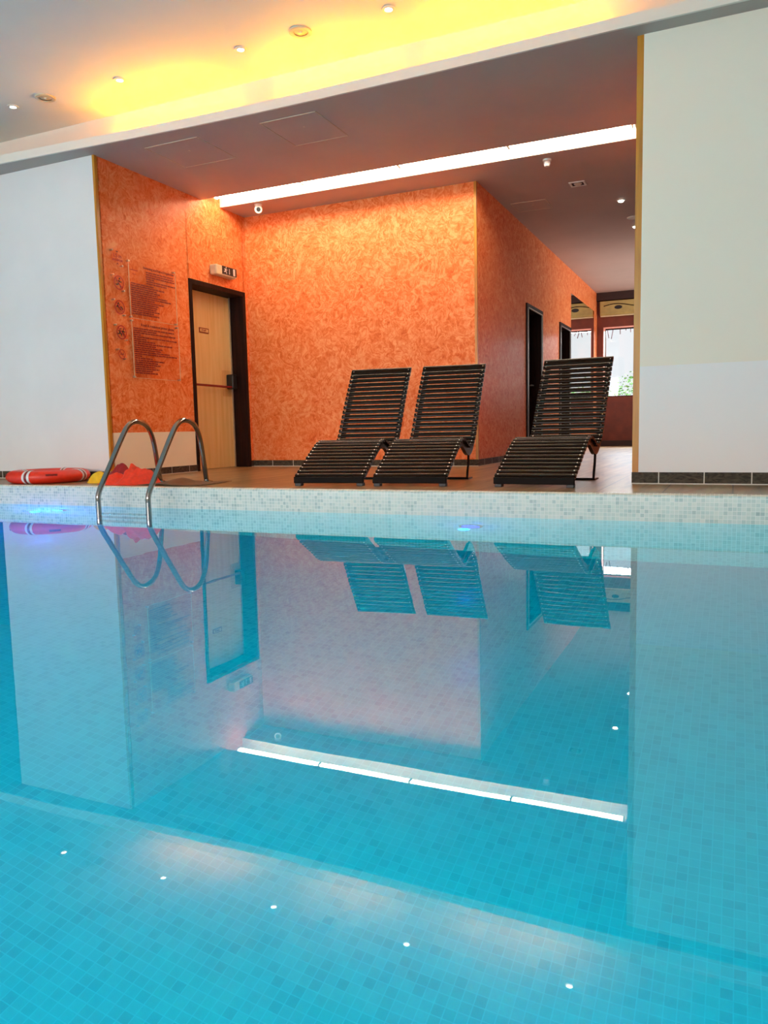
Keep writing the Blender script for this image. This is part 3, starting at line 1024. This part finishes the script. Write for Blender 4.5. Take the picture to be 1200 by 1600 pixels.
def hatch(x0, x1, y0, y1, z, label, mat):
    t = thing('access_hatch', label, 'ceiling hatch', ((x0 + x1) / 2, (y0 + y1) / 2, z), 0, 'square access hatches in the recess ceiling')
    a, b = (x1 - x0) / 2, (y1 - y0) / 2
    mb = MB()
    g = 0.006
    for q in ((-a, a, -b, -b + g), (-a, a, b - g, b), (-a, -a + g, -b, b), (a - g, a, -b, b)):
        mb.box(q[0], q[1], q[2], q[3], -0.005, 0.0)
    mb.build('frame', M['ceil_white'] if mat else M['beige_disc'], t)
    MB().box(-a + g + 0.004, a - g - 0.004, -b + g + 0.004, b - g - 0.004, -0.003, -0.0005).build('panel', M['ceil_bounce_tint'], t)
    MB().lathe([(0.0, -0.006), (0.012, -0.005), (0.013, -0.001), (0, -0.001)], (a * 0.1, -b * 0.2, 0), 12).build('lock', M['beige_disc'], t)
    return t


hatch(-5.04, -4.44, 5.92, 6.52, HC, 'left square access hatch in the recess ceiling', 0)
hatch(-3.78, -3.23, 5.92, 6.52, HC, 'middle square access hatch in the recess ceiling, above the middle of the recess', 0)
hatch(-2.50, -2.08, 9.35, 9.75, HC + 0.006, 'small access hatch in the passage ceiling behind the block corner', 0)

# ------------------------------------------------------------------ blue pool lamps
for x, z, lab in ((-5.42, -0.45, 'blue glowing underwater lamp below the red lifebuoy'), (-1.62, -0.46, 'blue glowing underwater lamp below the middle lounger, right side')):
    t = thing('underwater_lamp', lab, 'pool light', (x, Y0, z), 0, 'blue underwater lamps in the far pool wall')
    Rm = Matrix.Rotation(PI / 2, 4, 'X')
    MB().lathe([(0.085, 0.0), (0.085, 0.022), (0.068, 0.028), (0.064, 0.012)], (0, 0, 0), 28, Rm).build('rim', M['steel'], t, smooth=True)
    MB().lathe([(0.0, 0.024), (0.05, 0.022), (0.066, 0.014), (0.066, 0.003), (0.0, 0.003)], (0, 0, 0), 24, Rm).build('lens', M['blue_glow' if x < -4 else 'deep_blue_glow'], t, smooth=True)
    ld = bpy.data.lights.new('blue_lamp', 'POINT')
    ld.energy = 45 if x < -4 else 1.6
    ld.color = (0.0, 0.11, 1.0)
    ld.shadow_soft_size = 0.04
    lo = bpy.data.objects.new('blue_lamp', ld)
    COL.objects.link(lo)
    lo.location = (x - (0.12 if x < -4 else 0), Y0 - 0.16, z)

# ------------------------------------------------------------------ pool ladder with two stainless rails
def smooth_path(pts, n=10):
    """rounded Catmull-Rom path"""
    P = [Vector(p) for p in pts]
    P = [P[0] * 2 - P[1]] + P + [P[-1] * 2 - P[-2]]
    out = []
    for i in range(1, len(P) - 2):
        p0, p1, p2, p3 = P[i - 1:i + 3]
        for k in range(n):
            u = k / n
            out.append(0.5 * ((2 * p1) + (-p0 + p2) * u + (2 * p0 - 5 * p1 + 4 * p2 - p3) * u * u + (-p0 + 3 * p1 - 3 * p2 + p3) * u ** 3))
    out.append(P[-2])
    return out


lad = thing('pool_ladder', 'stainless steel pool ladder with two looped handrails at the far edge', 'pool ladder', (-4.43, 5.05, DK))
LX, LY, LZ = -4.43, 5.05, DK
SIDE = [(4.742, -0.95), (4.742, -0.5), (4.742, 0.0), (4.742, 0.085), (4.748, 0.125), (4.772, 0.175), (4.83, 0.262), (4.92, 0.395), (5.01, 0.528), (5.085, 0.632), (5.125, 0.675), (5.18, 0.708), (5.25, 0.716), (5.33, 0.698), (5.40, 0.655), (5.452, 0.58), (5.485, 0.48), (5.515, 0.34), (5.54, 0.23), (5.555, 0.174)]
for sx, off in ((-4.695, -0.012), (-4.178, 0.0)):
    pts = []
    for y, z in SIDE:
        pts.append((sx - LX - max(0, y - 5.3) * 0.3, y - LY + (max(0, y - 5.3) * 0.15), z - LZ))
    rail = MB().tube(smooth_path(pts, 5), 0.0215, 16).build('handrail', M['steel'], lad, smooth=True)
    MB().lathe([(0.0215, 0.0), (0.055, 0.0), (0.052, 0.010), (0.026, 0.016)], (pts[-1][0], pts[-1][1], 0.0), 24).build('floor_flange', M['steel'], rail, smooth=True)
for k, z in enumerate((-0.25, -0.50, -0.75)):
    MB().box(-0.26, 0.25, 4.70 - LY, 4.79 - LY, z - LZ, z - LZ + 0.03).build('step', M['steel'], lad, bevel=0.005)

# low brown mat around the right rail foot
mb = MB()
nx, ny = 26, 14
grid = []
for i in range(nx + 1):
    row = []
    for j in range(ny + 1):
        u, v = i / nx, j / ny
        x = -4.62 + u * 0.62 + 0.02 * math.sin(v * 5)
        y = 5.12 + v * 0.50 + 0.03 * math.sin(u * 7)
        z = 0.004 + 0.045 * math.exp(-((u - 0.42) ** 2) / 0.05 - ((v - 0.45) ** 2) / 0.12) + 0.004 * noise.noise(Vector((x * 9, y * 9, 0)))
        row.append(mb.bm.verts.new((x, y, DK + max(0.003, z))))
    grid.append(row)
for i in range(nx):
    for j in range(ny):
        mb.bm.faces.new((grid[i][j], grid[i + 1][j], grid[i + 1][j + 1], grid[i][j + 1]))
o = mb.build('floor_mat', M['brown_mat'], smooth=True)
sd = o.modifiers.new('thick', 'SOLIDIFY')
sd.thickness = 0.003
tag(o, 'thin brown rubber mat bulging on the deck at the foot of the right handrail', 'mat')

# ------------------------------------------------------------------ lifebuoy
BC = (-5.96, 5.41, DK)
t = thing('lifebuoy', 'orange red lifebuoy with white bands lying on the pool edge', 'lifebuoy', BC, math.radians(10))
Rm_, rm_ = 0.288, 0.086


def torus(mb, R, r, a0, a1, n, seg=20, flat=0.70, grow=0.0):
    pts = []
    rings = []
    for i in range(n + 1):
        a = a0 + (a1 - a0) * i / n
        ring_ = []
        for k in range(seg):
            b = 2 * PI * k / seg
            rr = R + (r + grow) * math.cos(b)
            z = (r * flat + grow) * math.sin(b) + r * flat
            ring_.append(mb.bm.verts.new((rr * math.cos(a), rr * math.sin(a), z)))
        rings.append(ring_)
    full = abs(a1 - a0 - 2 * PI) < 1e-6
    for i in range(n):
        A, B = rings[i], rings[i + 1]
        for k in range(seg):
            k2 = (k + 1) % seg
            mb.bm.faces.new((A[k], B[k], B[k2], A[k2]))
    if not full:
        mb.bm.faces.new(rings[0])
        mb.bm.faces.new(rings[-1][::-1])
    else:
        bmesh.ops.remove_doubles(mb.bm, verts=mb.bm.verts, dist=1e-5)


mb = MB()
torus(mb, Rm_, rm_, 0, 2 * PI, 64)
mb.build('ring', M['orange_buoy'], t, smooth=True)
for k in range(4):
    a = -PI / 2 + math.radians(5) + k * PI / 2
    mb = MB()
    torus(mb, Rm_, rm_, a - 0.095, a - 0.035, 3, 20, 0.70, 0.0025)
    torus(mb, Rm_, rm_, a + 0.035, a + 0.095, 3, 20, 0.70, 0.0025)
    bd = mb.build('white_band', M['white_band'], t, smooth=True)
    mb = MB()
    torus(mb, Rm_, rm_, a - 0.033, a + 0.033, 2, 20, 0.70, 0.0032)
    mb.build('dark_mark', M['buoy_dark'], bd, smooth=True)
for a in (-PI / 2 - 0.95, -PI / 2 + 0.62):
    mb = MB()
    for s_ in range(5):
        aa = a + s_ * 0.05
        rr = Rm_ + rm_ * 0.93
        mb.box(-0.002, 0.004, -0.013, 0.013, 0.05, 0.09, Matrix.Rotation(aa, 4, 'Z') @ Matrix.Translation((rr - 0.001, 0, 0)))
    mb.build('grip_recess', M['buoy_dark'], t)

# ------------------------------------------------------------------ crumpled fabrics
def heap(name, mat, x0, x1, y0, y1, hfun, label, nx=46, ny=34, seed=0.0, cat='cloth'):
    mb = MB()
    g = []
    for i in range(nx + 1):
        row = []
        for j in range(ny + 1):
            u, v = i / nx * 2 - 1, j / ny * 2 - 1
            # square to disc
            du = u * math.sqrt(1 - v * v / 2)
            dv = v * math.sqrt(1 - u * u / 2)
            r = math.hypot(du, dv)
            ang = math.atan2(dv, du)
            wob = 1 + 0.16 * noise.noise(Vector((math.cos(ang) * 2, math.sin(ang) * 2, seed)))
            x = (x0 + x1) / 2 + du * (x1 - x0) / 2 * wob
            y = (y0 + y1) / 2 + dv * (y1 - y0) / 2 * wob
            h = hfun(du, dv) * max(0.0, 1 - r ** 5)
            n1 = noise.noise(Vector((x * 7, y * 7, seed)))
            n2 = 1 - abs(noise.noise(Vector((x * 13 + 3, y * 11, seed + 5)))) * 2
            n3 = 1 - abs(noise.noise(Vector((x * 26 + y * 14, y * 9 - x * 5, seed + 9)))) * 3
            h2 = max(0.004, h * (0.80 + 0.30 * n1 + 0.15 * n2 + 0.05 * n3) + 0.004)
            row.append(mb.bm.verts.new((x + 0.02 * noise.noise(Vector((x * 16, y * 16, h * 9))), y, DK + h2)))
        g.append(row)
    for i in range(nx):
        for j in range(ny):
            mb.bm.faces.new((g[i][j], g[i + 1][j], g[i + 1][j + 1], g[i][j + 1]))
    # flat underside
    rim = [g[i][0] for i in range(nx + 1)] + [g[nx][j] for j in range(1, ny + 1)] + [g[i][ny] for i in range(nx - 1, -1, -1)] + [g[0][j] for j in range(ny - 1, 0, -1)]
    low = [mb.bm.verts.new((q.co.x, q.co.y, DK + 0.001)) for q in rim]
    n = len(rim)
    for i in range(n):
        mb.bm.faces.new((rim[i], rim[(i + 1) % n], low[(i + 1) % n], low[i]))
    mb.bm.faces.new(low)
    return tag(mb.build(name, mat, smooth=True), label, cat)


def g2(du, dv, cx, cy, sx, sy):
    return math.exp(-((du - cx) / sx) ** 2 - ((dv - cy) / sy) ** 2)


heap('crumpled_cloth', M['red_cloth'], -5.13, -4.57, 5.10, 5.44,
     lambda u, v: 0.175 / (1 + math.exp(-(u - 0.0) * 22)) * (1 - 0.25 * max(u, 0)) * g2(0, v, 0, 0.15, 1, 0.8) + 0.105 * g2(u, v, -0.48, -0.1, 0.36, 0.7) + 0.03 * g2(u, v, 0.1, 0.1, 0.08, 0.5),
     'bright red orange cloth crumpled on the deck beside the left handrail', 60, 44, 2.3)
heap('folded_cloth', M['yellow_cloth'], -5.42, -5.18, 5.28, 5.52,
     lambda u, v: 0.115 * g2(u, v, 0, 0, 0.9, 0.9), 'small yellow cloth between the lifebuoy and the red cloth', 30, 26, 7.7)
heap('rolled_cloth', M['maroon_cloth'], -5.44, -5.10, 5.52, 5.74,
     lambda u, v: 0.155 * g2(u, v, 0, 0, 0.95, 0.75), 'dark red rolled cloth behind the bright red one', 30, 26, 11.1)

# ------------------------------------------------------------------ loungers
PROF = [(0.0, 0.055), (0.03, 0.075), (0.12, 0.125), (0.22, 0.182), (0.32, 0.238), (0.42, 0.290), (0.49, 0.320), (0.55, 0.334), (0.61, 0.330), (0.68, 0.308), (0.76, 0.280), (0.83, 0.270), (0.90, 0.288), (0.96, 0.325), (1.02, 0.390), (1.08, 0.480), (1.15, 0.590), (1.22, 0.695), (1.29, 0.795), (1.36, 0.890), (1.425, 0.975)]
cur = [Vector((0, s_, z_)) for s_, z_ in PROF]
dense = smooth_path(cur, 12)


def arc_samples(path, pitch, start=0.0):
    out = []
    acc = -start
    for a, b in zip(path[:-1], path[1:]):
        L = (b - a).length
        d = 0
        while acc + (L - d) >= 0 and acc <= 0:
            step = -acc
            d += step
            if d > L:
                acc = -(d - L)
                d = L
                break
            out.append((a.lerp(b, d / L), (b - a).normalized()))
            acc = -pitch
        else:
            acc += (L - d)
            continue
        if d == L:
            continue
    return out


def samples(path, pitch, start):
    # plain arc-length sampling
    cum = [0.0]
    for a, b in zip(path[:-1], path[1:]):
        cum.append(cum[-1] + (b - a).length)
    out = []
    s_ = start
    i = 0
    while s_ < cum[-1]:
        while cum[i + 1] < s_:
            i += 1
        f_ = (s_ - cum[i]) / (cum[i + 1] - cum[i])
        out.append((path[i].lerp(path[i + 1], f_), (path[i + 1] - path[i]).normalized(), s_))
        s_ += pitch
    return out, cum[-1]


def make_lounger(label):
    t = thing('lounger', label, 'sun lounger', (0, 0, DK), 0, 'dark slatted wave loungers on the deck')
    HWD = 0.292
    sm, total = samples(dense, 0.0515, 0.045)
    seat, back = MB(), MB()
    kneeY = 0.93
    for i, (p, d, s_) in enumerate(sm):
        n = Vector((0, -d.z, d.y))
        last = i == len(sm) - 1
        wd = 0.0195 if not last else 0.034
        prof = []
        for a in range(12):
            th = 2 * PI * a / 12
            cx_ = math.copysign(abs(math.cos(th)) ** 0.8, math.cos(th)) * wd
            cz_ = math.copysign(abs(math.sin(th)) ** 0.8, math.sin(th)) * 0.012
            q = p + d * cx_ + n * (cz_ + 0.003)
            prof.append((q.y, q.z))
        (seat if p.y < kneeY else back).prism(prof, 0, -HWD, HWD)
        for e in (-1, 1):
            c_ = p + n * 0.0148
            Ms = Matrix.Translation((e * (HWD - 0.022), c_.y, c_.z)) @ Vector(n).to_track_quat('Z', 'Y').to_matrix().to_4x4()
            tgt = seat if p.y < kneeY else back
            nf = len(tgt.bm.faces)
            tgt.lathe([(0.0, 0.0025), (0.004, 0.002), (0.0055, 0.0), (0.0, -0.001)], (0, 0, 0), 8, Ms)
            tgt.bm.faces.ensure_lookup_table()
            for fi in range(nf, len(tgt.bm.faces)):
                tgt.bm.faces[fi].material_index = 1
    seat.build('seat_slats', M['lounger'], t, smooth=True)
    back.build('backrest_slats', M['lounger'], t, smooth=True)
    for sl in t.children:
        sl.data.materials.append(M['silver'])
    # side boards following the wave
    up, dn = [], []
    for i in range(0, len(dense), 3):
        a = dense[max(i - 1, 0)]
        b = dense[min(i + 1, len(dense) - 1)]
        d = (b - a).normalized()
        n = Vector((0, -d.z, d.y))
        p = dense[i]
        th = 0.050 + 0.022 * math.exp(-((p.y - 0.86) / 0.16) ** 2)
        if p.y < 0.05:
            th = 0.035
        q1 = p - n * 0.003
        q2 = p - n * th
        up.append((q1.y, q1.z))
        dn.append((max(q2.y, 0.0), max(q2.z, 0.018)))
    for e in (-1, 1):
        a = e * (HWD - 0.034)
        MB().prism(up + dn[::-1], 0, a - 0.014, a + 0.014).build('side_board', M['lounger_side'], t)
    MB().box(-HWD + 0.002, HWD - 0.002, -0.014, 0.012, 0.022, 0.072).build('front_board', M['lounger_front'], t, bevel=0.004)
    for e in (-1, 1):
        a = e * (HWD - 0.034)
        MB().box(a - 0.026, a + 0.026, -0.006, 0.05, 0.0, 0.024).build('foot', M['black'], t, bevel=0.003)
    # bent metal leg frame under the dip
    fr = MB()
    for e in (-1, 1):
        a = e * (HWD - 0.034)
        pts = [(a, 0.86, 0.215), (a, 0.845, 0.13), (a, 0.815, 0.06), (a, 0.80, 0.012)]
        fr.tube(smooth_path(pts, 4), 0.010, 8)
        fr.box(a - 0.012, a + 0.012, 0.79, 0.95, 0.0, 0.012)
    fr.box(-HWD + 0.034, HWD - 0.034, 0.79, 0.81, 0.0, 0.018)
    fr.build('leg_frame', M['black_metal'], t, smooth=False)
    return t


l0 = make_lounger('leftmost dark slatted wave lounger, in front of the orange back wall')
l0.location = (-2.880, 5.315, DK)
l0.rotation_euler = (0, 0, math.radians(6.8))
dup(l0, (-2.222, 5.370, DK), 'middle dark slatted wave lounger, its backrest before the block corner', math.radians(5.0))
dup(l0, (-1.282, 5.385, DK), 'rightmost dark slatted wave lounger, standing alone before the passage', math.radians(-2.0))

# ------------------------------------------------------------------ outside the passage window
mb = MB()
rb = random.Random(3)
for k in range(900):
    a = rb.uniform(0, 2 * PI)
    r = rb.random() ** 0.5
    h = rb.random()
    c = Vector((-2.15 + r * math.cos(a) * 0.55, 18.3 + r * math.sin(a) * 0.4, 0.4 + h * 1.5 * (1 - 0.35 * r)))
    q = Vector((rb.gauss(0, 1), rb.gauss(0, 1), rb.gauss(0, 1))).normalized().to_track_quat('Z', 'Y').to_matrix()
    s_ = rb.uniform(0.04, 0.08)
    vs = [mb.bm.verts.new(c + q @ Vector(v) * s_) for v in ((-0.5, 0, 0), (0, -0.3, 0.05), (0.6, 0, 0), (0, 0.3, 0.05))]
    mb.bm.faces.new(vs)
bush = thing('garden_bush', 'pale green bush outside the passage window', 'bush', (0, 0, 0))
mb.build('foliage', M['leafgreen'], bush)
MB().tube([(-2.15, 18.3, -0.6), (-2.12, 18.3, 0.2), (-2.15, 18.3, 0.9)], [0.03, 0.022, 0.01], 8).build('stem', M['bark'], bush)
mb = MB()
for k in range(15):
    x = rb.uniform(-2.7, -1.3)
    z = rb.uniform(1.5, 2.9)
    p = [Vector((x, 18.0, 3.2))]
    for s_ in range(6):
        p.append(p[-1] + Vector((rb.uniform(-0.05, 0.05), 0, -rb.uniform(0.05, 0.16))))
    mb.tube(p, 0.011, 5)
    e = p[-1]
    for s_ in range(3):
        c = p[2 + s_]
        mb.tube([c, c + Vector((rb.uniform(-0.12, 0.12), 0, -0.06))], 0.004, 4)
tw = thing('bare_tree', 'thin bare twigs of a tree outside the passage window', 'tree', (-0.68, 18.0, -0.6))
mb.build('twigs', M['bark'], tw).location = (0.68, -18.0, 0.6)
MB().tube([(-3.2, 18.0, 3.2), (-2.0, 18.0, 3.24), (-0.9, 18.0, 3.22), (-0.7, 18.0, 2.6), (-0.68, 18.0, -0.6)], [0.01, 0.018, 0.03, 0.045, 0.05], 8).build('trunk', M['bark'], tw, smooth=True).location = (0.68, -18.0, 0.6)
slab('outdoor_ground', M['pale_render'], -8, 6, YF + T, 30, -0.7, -0.6)
